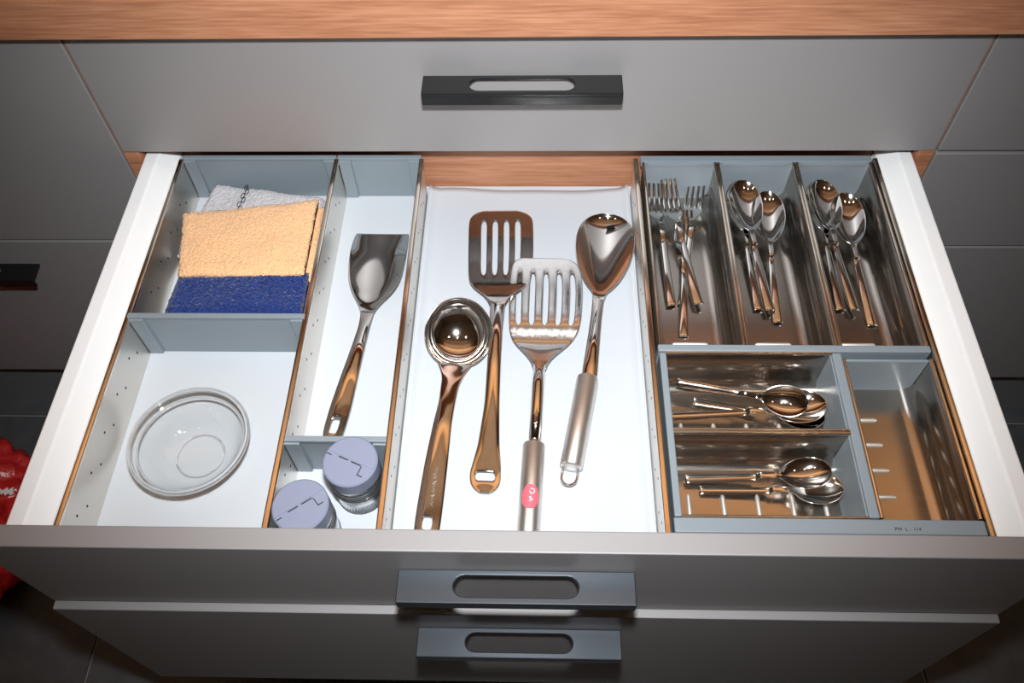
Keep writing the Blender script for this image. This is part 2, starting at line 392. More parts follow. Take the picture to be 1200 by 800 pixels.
# ---------------------------------------------------------------- cutlery tray
TZ = -0.1800; TF = -0.2360
tray = thing('cutlery_tray', 'steel and blue-grey plastic cutlery tray filling the right third of the drawer', 'tray', (0.26, -0.21, ZD))
def rounded_u(a, b, zt, zb, r=0.015, n=6):
    P = [(a, zt)]
    for k in range(n + 1): t = PI + (PI / 2) * k / n; P.append((a + r + r * math.cos(t), zb + r + r * math.sin(t)))
    for k in range(n + 1): t = 1.5 * PI + (PI / 2) * k / n; P.append((b - r + r * math.cos(t), zb + r + r * math.sin(t)))
    P.append((b, zt)); return P
def trough(a, b, s0, s1, axis, ribs=(), rib_w=None, rib_long=True):
    P = rounded_u(a, b, TZ, TF, 0.015, 10) + rounded_u(a - 0.0008, b + 0.0008, TZ, TF - 0.0008, 0.0158, 10)[::-1]
    o = mesh_obj('trough', add_extrude(bmesh.new(), P, axis, s0, s1, True, False), M['steel'], tray, True)
    for e in (a, b):
        V = (lambda s: (e, s, TZ)) if axis == 'y' else (lambda s: (s, e, TZ))
        mesh_obj('rim', add_tube(bmesh.new(), [V(s0), V(s1)], 0.0018, 16, False), M['rail'], o, True)
    for r in ribs:
        c0, c1 = rib_w
        pts = [(c0, r), (c1, r)] if axis == 'y' else [(r, c0), (r, c1)]
        A = Vector((*pts[0], TF + 0.0004)); B = Vector((*pts[1], TF + 0.0004)); dd = (B - A).normalized()
        mesh_obj('rib', add_tube(bmesh.new(), [A, A + dd * 0.0012, A + dd * 0.003, B - dd * 0.003, B - dd * 0.0012, B], [0.0006, 0.0016, 0.0022, 0.0022, 0.0016, 0.0006], 8), M['rib'], o, True)
    return o
YB, YM0, YM1, YE = 0.0110, -0.2375, -0.2465, -0.4130
xs = [(0.1360, 0.2170), (0.2205, 0.3050), (0.3085, 0.3905)]
for a, b in xs:
    c = (a + b) / 2
    trough(a, b, YM0, YB, 'y', (-0.199, -0.2285), (c - 0.019, c + 0.019))
XR0 = 0.3085
trough(-0.3295, YM1, 0.1400, 0.2985, 'x', (0.158, 0.190, 0.222, 0.254, 0.284), (-0.3150, -0.2930))
trough(YE, -0.3325, 0.1400, 0.2985, 'x', (0.158, 0.190, 0.222, 0.254, 0.284), (-0.3985, -0.3680))
trough(XR0, 0.3905, YE, -0.2530, 'y', (-0.288, -0.315, -0.342, -0.369, -0.396), (XR0 + 0.012, XR0 + 0.042))
def pl(name, *a, bev=0.0012): return box(name, *a, M['plastic'], tray, bev)
# end walls and frame bars
for a, b in xs: pl('end_wall', a - 0.0008, b + 0.0008, YB, YB + 0.0030, TF - 0.001, TZ - 0.003)
pl('back_bar', 0.1330, 0.3925, YB + 0.0005, YB + 0.0105, TZ - 0.006, TZ + 0.0020)
for a, b in xs: pl('corner_fillet', a + 0.004, b - 0.004, YB - 0.0012, YB + 0.001, TZ - 0.004, TZ + 0.0012, bev=0.0005)
pl('middle_bar', 0.1330, 0.3925, YM1 + 0.0012, YM0, TZ - 0.030, TZ + 0.0020)
for a, b in xs: pl('end_wall', a - 0.0008, b + 0.0008, YM0 - 0.0020, YM0 + 0.0004, TF - 0.001, TZ - 0.003)
pl('side_bar', 0.2980, XR0 - 0.0018, YE, YM1, TZ - 0.012, TZ + 0.0015)
pl('side_bar', 0.1340, 0.1405, YE, YM1, TZ - 0.056, TZ + 0.0010)
for a, b in ((-0.3290, YM1), (YE, -0.3330)): pl('end_wall', 0.2970, 0.3005, a, b, TF - 0.001, TZ - 0.002)
pl('end_wall', XR0, 0.3905, -0.2530, -0.2500, TF - 0.001, TZ - 0.003)
pl('end_wall', XR0, 0.3905, YE - 0.002, YE + 0.0004, TF - 0.001, TZ - 0.002)
fb = pl('front_bar', 0.1330, 0.3925, -0.4275, YE - 0.0012, TZ - 0.045, TZ + 0.0016)
def text_mesh(name, s, size, loc, mt, parent, rot=(0, 0, 0), ext=0.0001):
    c = bpy.data.curves.new(name, 'FONT'); c.body = s; c.size = size; c.extrude = ext; c.align_x = 'CENTER'; c.align_y = 'CENTER'
    t = bpy.data.objects.new(name, c); COL.objects.link(t); t.matrix_world = Matrix.LocRotScale(Vector(loc), Euler(rot), None)
    dg = bpy.context.evaluated_depsgraph_get(); me = bpy.data.meshes.new_from_object(t.evaluated_get(dg))
    mw = Matrix.LocRotScale(Vector(loc), Euler(rot), None); bpy.data.objects.remove(t); bpy.data.curves.remove(c)
    me.transform(mw); me.materials.clear(); me.materials.append(mt)
    o = bpy.data.objects.new(name, me); COL.objects.link(o); put(o, parent); return o
text_mesh('moulded_text', 'PW  L  - 114', 0.0042, at(1064, 620, TZ + 0.0017), M['dark'], fb)

# ---------------------------------------------------------------- sheet-metal utensils
def sheet_bm(rows, us, skip=lambda i, j: False):
    """rows: (centre, half width, width direction, sag) ; columns at us in -1..1"""
    bm = bmesh.new(); G = []
    for c, hw, n, sag in rows:
        G.append([bm.verts.new(Vector(c) + n * (u * hw) + Vector((0, 0, sag * u * u))) for u in us])
    for i in range(len(rows) - 1):
        for j in range(len(us) - 1):
            if skip(i, j): continue
            bm.faces.new((G[i][j], G[i][j + 1], G[i + 1][j + 1], G[i + 1][j]))
    loose = [v for v in bm.verts if not v.link_faces]
    bmesh.ops.delete(bm, geom=loose, context='VERTS')
    bmesh.ops.recalc_face_normals(bm, faces=bm.faces)
    return bm
def stations(S, axis=None):
    """S: (u, v, half width in photo px, height, sag) -> rows in metres"""
    P = [at(u, v, z) for u, v, h, z, s in S]
    ax = (P[-1] - P[0]); ax.z = 0; ax.normalize()
    n = Vector((-ax.y, ax.x, 0))
    return [(p, s[2] / px_per_m(p), n, s[4]) for p, s in zip(P, S)]
def lerp(a, b, t): return a + (b - a) * t
def spread(keys, m):
    """piecewise-linear resampling of station keys (keeps end points)"""
    out = []
    for k in range(len(keys) - 1):
        for i in range(m): out.append(tuple(lerp(a, b, i / m) for a, b in zip(keys[k], keys[k + 1])))
    out.append(keys[-1]); return out
US5 = [-1, -0.72, -0.3, 0, 0.3, 0.72, 1]
ZF = ZD + 0.0018      # on the liner
def sheet_obj(name, S, mt, parent, us=US5, t=0.0014, sub=2, skip=lambda i, j: False):
    o = mesh_obj(name, sheet_bm(stations(S), us, skip), mt, parent, True); return solid(o, t, sub)
def bowl_keys(u0, v0, u1, v1, hw, zr, depth, n=11, shape=lambda s: math.sqrt(max(0.0, 1 - s * s)), end=0.06):
    K = []
    for i in range(n):
        a = PI * i / (n - 1); s = -math.cos(a); t = (s + 1) / 2
        d = depth * (1 - s * s) ** 0.8
        K.append((lerp(u0, u1, t), lerp(v0, v1, t), max(hw * shape(s), hw * end), zr - d, d))
    return K

# --- slotted turner with four slots
def slotted(name_blade, S, nslots, i0, i1, slot_ratio, mt, parent, edge=0.16):
    us = [-1.0, -1 + edge * 0.55]
    wslot = 2 * (1 - edge) / (nslots + (nslots - 1) * slot_ratio) ; gap = wslot * slot_ratio
    x = -1 + edge; cols = []
    us = [-1.0, -1 + edge * 0.5]
    for k in range(nslots):
        cols.append(len(us)); us += [x, x + wslot]; x += wslot
        if k < nslots - 1: us += [x + gap / 2]; x += gap
    us += [1 - edge * 0.5, 1.0]
    return sheet_obj(name_blade, S, mt, parent, us, 0.0013, 2, lambda i, j: (j in cols) and i0 <= i < i1)
t = thing('slotted_turner', 'all-steel slotted turner with four slots and a crescent hanging hole', 'turner', at(575, 420, ZF))
zt0 = ZF + 0.002
S = [(586, 246.5, 18, zt0, 0), (586.5, 248.5, 28, zt0, 0), (587, 253, 35.5, zt0, 0), (587.2, 259, 38, zt0, 0), (587, 270, 38.4, zt0 + .001, 0), (587, 290, 38.6, zt0 + .003, 0), (586.5, 308, 38.3, zt0 + .006, 0), (586, 322, 37.6, zt0 + .009, 0),
     (585.8, 331, 36, zt0 + .0115, 0), (585, 337, 30, zt0 + .014, 0), (584.3, 343, 21, zt0 + .017, .001), (583.5, 349, 12.5, zt0 + .02, .001), (583, 357, 9, zt0 + .022, -.001)]
slotted('blade', S, 4, 3, 7, 1.3, M['chrome'], t, 0.41)
K = [(583.2, 352, 9, zt0 + .0215, -.0015), (581, 385, 7.6, zt0 + .023, -.0025), (579, 420, 7.8, zt0 + .021, -.003), (576.5, 470, 8.8, zt0 + .015, -.003), (572.5, 520, 13, zt0 + .008, -.003), (569.5, 548, 18, zt0 + .0045, -.0022), (568.5, 553, 18.6, zt0 + .004, -.002), (568.4, 562.5, 18.7, zt0 + .0035, -.002), (568.3, 570, 16, zt0 + .003, -.001), (568.2, 576, 10, zt0 + .0025, 0), (568.1, 578, 5, zt0 + .0025, 0)]
K2 = K[:1] + spread(K[:6], 3)[1:] + K[6:]
ih = len(spread(K[:6], 3))
sheet_obj('handle', K2, M['chrome'], t, [-1, -0.8, -0.62, -0.3, 0, 0.3, 0.62, 0.8, 1], 0.0016, 2, lambda i, j: i == ih and 2 <= j <= 5)

# --- ladle
t = thing('ladle', 'polished steel ladle with a round bowl beside the left divider', 'ladle', at(520, 480, ZF))
zr = ZF + 0.021
zr = ZF + 0.027; LC = at(537.3, 390, zr); lr = 0.0332
prof = []
for k in range(15):
    q = math.radians(78) * (1 - k / 14); prof.append((lr * math.sin(q) / math.sin(math.radians(78)), -0.0205 * (math.cos(q) - math.cos(math.radians(78))) / (1 - math.cos(math.radians(78)))))
prof[-1] = (0, prof[-1][1])
bm = add_lathe(bmesh.new(), [(lr + 0.0011, 0.0003)] + prof, (0, 0, 0), 64)
bmesh.ops.transform(bm, matrix=Matrix.Translation(LC) @ Matrix.Rotation(math.radians(28), 4, 'X') @ Matrix.Diagonal((1.03, 1.08, 1, 1)), verts=bm.verts)
o = mesh_obj('bowl', bm, M['chrome'], t, True); solid(o, 0.0013, 1, 0)
zr = ZF
K = [(533.5, 425, 22, zr + .0105, .002), (531.8, 433, 16.5, zr + .0108, .002), (530, 442, 11.8, zr + .012, .001), (527, 452, 10.6, zr + .013, 0), (523.5, 470, 9.8, zr + .015, -.002), (518, 495, 11, zr + .016, -.003), (511, 540, 13.8, zr + .0125, -.003), (503.5, 592, 15.6, zr + .0075, -.003), (501.5, 606, 15.8, zr + .006, -.003), (499.5, 620, 15.8, zr + .005, -.003), (498.5, 630, 14, zr + .0045, -.002), (498, 636, 8, zr + .0045, 0)]
K2 = K[:3] + spread(K[3:8], 3) + K[8:]
ih = K2.index(K[8])
sheet_obj('handle', K2, M['chrome'], t, [-1, -0.8, -0.36, -0.12, 0.12, 0.36, 0.8, 1], 0.0016, 2, lambda i, j: i == ih and 2 <= j <= 4)

# faint engraved script along the ladle handle
lad = t
bm = bmesh.new(); e0 = at(511.5, 548, ZF + .0135); e1 = at(505, 596, ZF + .0090); dd = e1 - e0; sd = Vector((-dd.y, dd.x, 0)).normalized()
for k in range(3):
    c0 = e0 + dd * (k / 3.0)
    add_tube(bm, [c0 + dd * (0.028 * q) + sd * (0.0021 * math.sin(q * 1.9 + k) + 0.0006 * math.sin(q * 4.1)) + Vector((0, 0, 0.0006)) for q in range(11)], 0.00032, 5)
tag(mesh_obj('engraved_script', bm, M['satin'], lad), kind='stuff')
# --- turner with five slots and tubular handle
def tube_handle(parent, mt, A, B, r, n=20):
    A = Vector(A); B = Vector(B); d = (B - A).normalized()
    return mesh_obj('grip', add_tube(bmesh.new(), [A, A + d * .0008, A + d * .002, B - d * .002, B - d * .0008, B], [r * .8, r * .95, r, r, r * .95, r * .8], n), mt, parent, True)
t = thing('slotted_turner', 'scuffed steel slotted turner with five slots and a thick tubular grip', 'turner', at(632, 470, ZF))
zb = ZF + 0.006
S = [(636, 302.5, 22, zb + .007, 0), (637.5, 304, 32, zb + .007, 0), (639, 309.5, 38.8, zb + .0072, 0), (640, 319, 41.5, zb + .0075, 0), (640.2, 335, 43, zb + .0085, 0), (639.5, 352, 43.3, zb + .0095, 0), (638.8, 370, 43, zb + .0105, 0), (638, 381, 41.6, zb + .0100, 0),
     (637, 388, 40.3, zb + .0075, 0.000), (636, 396, 37, zb + .0045, 0), (635, 403, 32.5, zb + .003, 0), (634.3, 410, 25, zb + .0045, 0.001), (633.5, 417, 16.5, zb + .009, 0.002), (632.8, 424, 9.5, zb + .015, 0.001), (632.3, 432, 7.4, zb + .019, 0)]
slotted('blade', S, 5, 3, 7, 1.75, M['scuffed'], t, 0.20)
rod = [at(632.5, 426, zb + .0195), at(630.5, 450, zb + .020), at(628.6, 485, zb + .0175), at(626, 524, zb + .0125)]
bm = bmesh.new(); r_ = 7.2 / px_per_m(rod[1])
add_tube(bm, rod, [r_ * 0.98, r_, r_, r_], 14); mesh_obj('rod', bm, M['chrome'], t, True)
A = at(625.8, 519.5, zb + .0125); B = at(618, 640, ZF + .0118)
rg = 13.3 / px_per_m((A + B) / 2)
g = tube_handle(t, M['satin'], A, B, rg)
# red oval sticker wrapped on the grip
dirg = (B - A).normalized(); side = dirg.cross(Vector((0, 0, 1))).normalized(); up = side.cross(dirg)
Cst = A + dirg * ((at(621.8, 587, zb + .006) - A).dot(dirg))
bm = bmesh.new(); N_ = 8; gv = {}
for i in range(-N_, N_ + 1):
    for j in range(-N_, N_ + 1):
        a, b_ = i / N_, j / N_
        a2, b2 = a * math.sqrt(1 - b_ * b_ / 2), b_ * math.sqrt(1 - a * a / 2)
        ang = a2 * 0.78
        gv[i, j] = bm.verts.new(Cst + dirg * (b2 * 0.0118) + (side * math.sin(ang) + up * math.cos(ang)) * (rg + 0.00025))
for i in range(-N_, N_):
    for j in range(-N_, N_): bm.faces.new((gv[i, j], gv[i + 1, j], gv[i + 1, j + 1], gv[i, j + 1]))
st = mesh_obj('sticker', bm, M['pink'], g, True); st['label'] = 'red oval sticker with white lettering'
bm = bmesh.new()
def on_grip(a, b): return Cst + dirg * b + (side * math.sin(a / rg) + up * math.cos(a / rg)) * (rg + 0.00035)
add_tube(bm, [on_grip(0.0022 * math.cos(2 * PI * k / 14) - 0.0014, -0.0052 + 0.0024 * math.sin(2 * PI * k / 14)) for k in range(13)], 0.0004, 5)
add_tube(bm, [on_grip(0.0016 * math.sin(k * 0.9) - 0.0008, 0.0002 + 0.0005 * k) for k in range(10)], 0.0004, 5)
lt = mesh_obj('sticker_print', bm, M['whiteprint'], g)

# --- large serving spoon with tubular handle
t = thing('serving_spoon', 'large steel serving spoon with a tubular grip and wire loop', 'spoon', at(690, 420, ZF))
zr = ZF + 0.015
egg = lambda s: math.sqrt(max(0, 1 - s * s)) * (1 - 0.10 * s)
S = bowl_keys(713, 250.5, 702.5, 345, 34.6, zr, 0.0135, 13, egg, 0.2)
S = S[:-1] + [(702, 346, 8, zr + .001, .001), (700.5, 354, 6.4, zr + .003, 0)]
sheet_obj('bowl', S, M['chrome'], t, [-1, -0.9, -0.7, -0.4, 0, 0.4, 0.7, 0.9, 1], 0.0013, 2)
K = [(701.5, 347, 7, zr + .0015, -.001), (699, 370, 6.4, zr + .006, -.0025), (695.5, 400, 7.6, zr + .009, -.003), (692.5, 425, 8.8, zr + .008, -.003), (690, 446, 9.2, zr + .006, -.003)]
sheet_obj('neck', spread(K, 3), M['chrome'], t, US5, 0.0016, 2)
A = at(689, 442, zr + .003); B = at(669, 548, ZF + .0120)
rg = 13.2 / px_per_m((A + B) / 2)
g = tube_handle(t, M['satin'], A, B, rg)
d = (B - A).normalized(); s = d.cross(Vector((0, 0, 1))).normalized()
L_ = 0.0195; hw = 0.0072
pts = [B - s * hw - d * .002, B - s * hw + d * .010] + [B + d * (0.010 + hw * math.sin(PI * k / 8) ) - s * hw * math.cos(PI * k / 8) for k in range(1, 8)] + [B + s * hw + d * .010, B + s * hw - d * .002]
mesh_obj('hanging_loop', add_tube(bmesh.new(), pts, 0.0012, 8), M['chrome'], t, True)

# --- serving scoop in the narrow compartment
t = thing('serving_scoop', 'polished steel serving scoop with a straight front edge in the narrow compartment', 'scoop', at(425, 400, ZF))
zr = ZF + 0.016; dp = 0.013
S = [(448.5, 274, 30.5, zr - .0120, .0006), (448.3, 277, 32, zr - .0125, .0015), (446.5, 289, 33, zr - .0135, .006), (445, 302, 33.2, zr - .013, .010), (443, 316, 33, zr - .0118, .011), (441, 330, 31.6, zr - .0098, .0100), (439, 340, 28, zr - .0080, .0085), (437, 348, 22.5, zr - .0060, .0065), (434.5, 355, 16, zr - .005, .005), (432, 361, 10, zr - .001, .002), (429.5, 369, 7, zr + .002, 0)]
sheet_obj('bowl', S, M['chrome'], t, [-1, -0.92, -0.7, -0.4, 0, 0.4, 0.7, 0.92, 1], 0.0013, 2)
K = [(431, 364, 8, zr + .0015, 0), (426, 382, 6.6, zr + .008, -.002), (419, 405, 7.6, zr + .013, -.0025), (409, 438, 10, zr + .013, -.003), (399, 473, 12.5, zr + .009, -.003), (394.5, 489, 12.7, zr + .006, -.003), (389, 507, 12.5, zr + .002, -.003), (387, 515, 9, zr + .0005, -.002), (386, 518, 5, zr, 0)]
K2 = spread(K[:5], 3) + K[5:]
ih = K2.index(K[5])
sheet_obj('handle', K2, M['chrome'], t, [-1, -0.8, -0.4, -0.13, 0.13, 0.4, 0.8, 1], 0.0016, 2, lambda i, j: i == ih and 2 <= j <= 4)

# ---------------------------------------------------------------- table cutlery (built once in local space, then copied)
def local_rows(K): return [(Vector((0, y, z)), hw, Vector((1, 0, 0)), sag) for y, hw, z, sag in K]
def local_sheet(name, K, us, parent, t=0.0012, sub=2, skip=lambda i, j: False):
    o = mesh_obj(name, sheet_bm(local_rows(K), us, skip), M['chrome'], None, True); o.parent = parent; return solid(o, t, sub)
def spread4(K, m): return spread(K, m)
def make_spoon(L=0.195, bl=0.077, bw=0.0225, depth=0.0115, hw_end=0.0062):
    r = thing('spoon', '', 'spoon')
    top = L / 2; K = []
    n = 11
    for i in range(n):
        a = PI * i / (n - 1); s = -math.cos(a); d = depth * (1 - s * s) ** 0.8
        K.append((top - bl * (s + 1) / 2, max(bw * math.sqrt(max(0, 1 - s * s)) * (1 - 0.12 * -s * -1), bw * 0.16), 0.0130 - d + 0.013 * (1 - s) / 2 * L / 0.195, d))
    K[-1] = (top - bl, 0.0034, 0.0115, 0.0006); K.append((top - bl - 0.006, 0.0027, 0.013, 0))
    local_sheet('bowl', K, [-1, -0.88, -0.6, -0.25, 0.25, 0.6, 0.88, 1], r)
    H = [(top - bl - 0.001, 0.0032, 0.0118, 0), (top - bl - 0.02, 0.0030, 0.0125, -.0006), (0, 0.0034, 0.0075, -.0012), (-L / 2 + 0.02, hw_end * 0.93, 0.0032, -.0019), (-L / 2 + 0.0012, hw_end, 0.0022, -.0019), (-L / 2, hw_end * 0.97, 0.0020, -.0019)]
    local_sheet('handle', spread(H[:4], 3) + H[4:], [-1, -0.93, -0.5, 0.5, 0.93, 1], r, 0.0017, 1)
    return r
def make_fork(L=0.195):
    r = thing('fork', '', 'fork'); top = L / 2
    K = [(top, 0.0100, 0.0200, 0), (top - 0.002, 0.0112, 0.0188, 0), (top - 0.015, 0.0118, 0.0115, 0), (top - 0.032, 0.0122, 0.0062, 0), (top - 0.043, 0.0124, 0.0042, .0004), (top - 0.048, 0.0122, 0.0040, .0010), (top - 0.056, 0.0095, 0.0055, .0014), (top - 0.063, 0.0050, 0.0085, .0008), (top - 0.070, 0.0030, 0.0120, 0)]
    us = [-1, -0.82, -0.66, -0.40, -0.27, -0.13, 0.13, 0.27, 0.40, 0.66, 0.82, 1]
    us = [-1, -0.64, -0.44, -0.12, 0.12, 0.44, 0.64, 1]
    us = [-1, -0.80, -0.62, -0.46, -0.29, -0.09, 0.09, 0.29, 0.46, 0.62, 0.80, 1]
    us = [-1, -0.68, -0.45, -0.115, 0.115, 0.45, 0.68, 1]
    local_sheet('tines', K, us, r, 0.0013, 2, lambda i, j: i < 4 and j in (1, 3, 5))
    H = [(top - 0.065, 0.0036, 0.0102, 0), (top - 0.085, 0.0030, 0.0120, -.0006), (0, 0.0034, 0.0075, -.0012), (-L / 2 + 0.02, 0.0058, 0.0032, -.0019), (-L / 2 + 0.0012, 0.0062, 0.0022, -.0019), (-L / 2, 0.0060, 0.0020, -.0019)]
    local_sheet('handle', spread(H[:4], 3) + H[4:], [-1, -0.93, -0.5, 0.5, 0.93, 1], r, 0.0017, 1)
    return r
def copy_thing(root):
    c = root.copy(); COL.objects.link(c)
    for ch in root.children:
        k = ch.copy(); COL.objects.link(k); k.parent = c
    return c
def lay(o, tip, end, label, group, L, roll=0.0, rel=0.0):
    """tip/end: world points of the two ends of the thing's base line"""
    A = Vector(tip); B = Vector(end); y = (A - B); s = y.length / L; y.normalize()
    x = y.cross(Vector((0, 0, 1))).normalized(); z = x.cross(y)
    R = Matrix((x, y, z)).transposed().to_4x4() @ Matrix.Rotation(roll, 4, 'Y')
    s = max(0.85, min(1.15, s))
    o.matrix_basis = Matrix.Translation((A + B) / 2) @ R @ Matrix.Diagonal((s, s, s, 1))
    tag(o, label, o['category'], group)
T0 = TF + 0.0013
LS = 0.195
sp = make_spoon(); fk = make_fork(); ts = make_spoon(0.145, 0.050, 0.0180, 0.0085, 0.0050); ts.name = 'teaspoon'
used = set()
def place(proto, tip, end, zt, ze, label, group, L, roll=0.0):
    o = proto if proto.name not in used else copy_thing(proto); used.add(o.name); used.add(proto.name)
    rise = {'fork': 0.020, 'spoon': 0.026, 'teaspoon': 0.018}[proto.name]      # the raised tip is what the photo shows
    A = at(*tip, zt + rise); A.z = zt
    lay(o, A, at(*end, ze), label, group, L, roll)
G1, G2, G3, G4, G5 = 'forks in the left tall tray compartment', 'spoons in the middle tall tray compartment', 'spoons in the right tall tray compartment', 'teaspoons in the upper crosswise compartment', 'teaspoons in the lower crosswise compartment'
place(fk, (769, 208), (787, 359), T0 + 0.008, T0 + .001, 'steel fork furthest left, its tines against the left wall', G1, LS)
place(fk, (783, 206), (819, 357), T0 + 0.015, T0 + .006, 'steel fork lying aslant on top, its handle crossing to the right', G1, LS)
place(fk, (818, 203), (800, 357), T0 + 0.007, T0 + .001, 'steel fork with its tines furthest right', G1, LS)
place(fk, (803, 245), (801, 392), T0 + 0.002, T0 + .0, 'steel fork lying lowest, its handle end nearest the front bar', G1, LS)
place(sp, (866, 210), (889, 361), T0 + 0.008, T0 + .001, 'steel spoon under another at the left, its handle end furthest left', G2, LS, 0.06)
place(sp, (869, 209), (902, 362), T0 + 0.014, T0 + .006, 'steel spoon stacked upon another at the left of the compartment', G2, LS, 0.06)
place(sp, (901, 224), (911, 374), T0 + 0.008, T0 + .001, 'steel spoon lying nearest the front at the right of the compartment', G2, LS, -0.05)
place(sp, (958, 210), (985, 361), T0 + 0.008, T0 + .001, 'steel spoon under another at the left, beside the tray partition', G3, LS, 0.1)
place(sp, (961, 209), (1001, 361), T0 + 0.014, T0 + .006, 'steel spoon stacked aslant upon another at the left', G3, LS, 0.1)
place(sp, (992, 226), (1021, 377), T0 + 0.009, T0 + .001, 'steel spoon lying furthest right, nearest the front', G3, LS, -0.05)
LT = 0.145
place(ts, (966, 476), (784, 488), T0 + .003, T0 + .010, 'steel teaspoon with a dark handle crossing low to the left', G4, LT, 0.0)
place(ts, (966, 490), (813, 470), T0 + .001, T0 + .001, 'steel teaspoon lying lowest, its bowl nearest the front partition', G4, LT, 0.0)
place(ts, (934, 460), (806, 450), T0 + .018, T0 + .020, 'steel teaspoon on top with its bowl tipped up', G4, LT, 0.55)
place(ts, (975, 553), (803, 562), T0 + .007, T0 + .004, 'steel teaspoon lying on top of the pair', G5, LT, 0.0)
place(ts, (988, 572), (820, 575), T0 + .001, T0 + .001, 'steel teaspoon lying under the other, further right', G5, LT, 0.0)

# ---------------------------------------------------------------- towels
def slab(bm, c00, c10, c11, c01, z0, z1, seed, m=96, r=0.010, terry=0.0008):
    """soft folded layer: corners back-left, back-right, front-right, front-left (x,y)"""
    rings = []; cy_n = 40; edge_n = 8
    for i in range(m + 1):
        s = i / m
        B = Vector(c00).lerp(Vector(c10), s); F = Vector(c01).lerp(Vector(c11), s)
        dx = min(s, 1 - s) * (Vector(c10) - Vector(c00)).length
        k = 1.0 if dx > r else math.sqrt(max(0.0, 1 - ((r - dx) / r) ** 2))
        k = max(k, 0.05)
        zc = (z0 + z1) / 2; hz = (z1 - z0) / 2 * k
        P = []
        for e in range(cy_n + 1): P.append((e / cy_n, 1))
        for e in range(1, edge_n): a = PI * e / edge_n; P.append((1 + math.sin(a) * 0.0, math.cos(a)))
        for e in range(cy_n + 1): P.append((1 - e / cy_n, -1))
        for e in range(1, edge_n): a = PI * e / edge_n; P.append((0.0, -math.cos(a)))
        ring = []
        D = (F - B).length
        for t, q in P:
            dd = min(t, 1 - t) * D
            kk = 1.0 if dd > r else math.sqrt(max(0.0, 1 - ((r - dd) / r) ** 2))
            if abs(q) < 1: kk = 0.0; 
            out = 0.0
            p = B.lerp(F, t)
            zz = zc + hz * (q if abs(q) < 1 else q * (0.55 + 0.45 * kk))
            if abs(q) < 1: zz = zc + hz * q * 0.55; out = r * 0.35 * math.sqrt(1 - q * q) * (1 if t > 0.5 else -1)
            dirn = (F - B).normalized(); p = p + dirn * out
            nv = noise.noise(Vector((p.x * 28, p.y * 28, zz * 28 + seed)))
            v = Vector((p.x, p.y, zz + (0.0026 * nv if q >= 0 else 0)))
            v += Vector((random.uniform(-1, 1), random.uniform(-1, 1), random.uniform(-0.6, 1.0))) * terry
            ring.append(bm.verts.new(v))
        rings.append(ring)
    for A, B in zip(rings, rings[1:]):
        n = len(A)
        for k in range(n): bm.faces.new((A[k], A[(k + 1) % n], B[(k + 1) % n], B[k]))
    bm.faces.new(rings[0][::-1]); bm.faces.new(rings[-1])
    bmesh.ops.recalc_face_normals(bm, faces=bm.faces)
def towel(label, mt, corners, ztop, layers, zbot=ZD + 0.001, shrink=0.004):
    C = [at(u, v, ztop) for u, v in corners]; bm = bmesh.new()
    cen = sum(C, Vector()) / 4; th = (ztop - zbot) / layers
    for k in range(layers):
        off = [Vector((random.uniform(-1, 1), random.uniform(-1, 1), 0)) * shrink * (0 if k == layers - 1 else 0.6) for _ in C]
        if k < layers - 1: off[1].x += 0.006; off[2].x += 0.006; off[0].x -= 0.002; off[3].x -= 0.002
        Q = [(c + o).xy for c, o in zip(C, off)]
        slab(bm, *Q, zbot + th * k, zbot + th * (k + 1) + 0.0006, k * 7.3 + len(label))
    o = mesh_obj('towel', bm, mt, None, True)
    tag(o, label, 'towel', 'folded towels'); return o, C
g_, GC = towel('pale grey towel with a black chain-stitch stripe, behind the apricot towel', M['greytowel'], [(250, 213), (381, 230), (364, 296), (205, 290)], -0.2120, 1)
a_, AC = towel('apricot terry towel folded between the grey and navy towels', M['orange'], [(213, 250), (372, 234), (356, 316), (207, 318)], -0.1870, 2, -0.2085)
n_, NC = towel('navy blue terry towel folded against the plastic divider', M['navy'], [(206, 322), (361, 318), (351.5, 366), (189, 366)], -0.1930, 3)
bm = bmesh.new()
def chain(P0, P1, n):
    P0 = Vector(P0); P1 = Vector(P1); d = (P1 - P0).normalized(); s = Vector((-d.y, d.x, 0))
    for k in range(n):
        c = P0.lerp(P1, (k + 0.5) / n) + s * (0.0015 if k % 2 else -0.0015); hl = (P1 - P0).length / n * 0.62
        add_tube(bm, [c + d * hl * math.cos(2 * PI * q / 12) + s * 0.0019 * math.sin(2 * PI * q / 12) for q in range(13)], 0.00045, 5, False)
chain(at(291, 217, -0.2095), at(272, 262, -0.2095), 9); chain(at(380, 244, -0.2095), at(366, 288, -0.2095), 8)
tag(mesh_obj('embroidered_stripe', bm, M['thread'], g_), kind='stuff')

# ---------------------------------------------------------------- glass bowl and jars
BC = (-0.3127, -0.3315, ZD + 0.0003)
prof = [(0, 0.0025), (0.024, 0.0025), (0.0300, 0.0035), (0.0380, 0.009), (0.0450, 0.0185), (0.0495, 0.0275), (0.0515, 0.0300), (0.0545, 0.0310), (0.0556, 0.0325), (0.0556, 0.0350), (0.0545, 0.0365),
        (0.0525, 0.0365), (0.0510, 0.0350), (0.0500, 0.0325), (0.0465, 0.0270), (0.0425, 0.0195), (0.0355, 0.0108), (0.0270, 0.0055), (0, 0.0050)]
gt = thing('glass_bowl', 'small clear glass bowl with a rolled rim on the white drawer base', 'bowl', BC)
mesh_obj('bowl_wall', add_lathe(bmesh.new(), prof, BC, 96), M['glass'], gt, True)
def ring(name, r, z, a, b):
    mesh_obj(name, add_lathe(bmesh.new(), [(r + a * math.cos(2 * PI * k / 16), z + b * math.sin(2 * PI * k / 16)) for k in range(17)], BC, 96), M['solidglass'], gt, True)
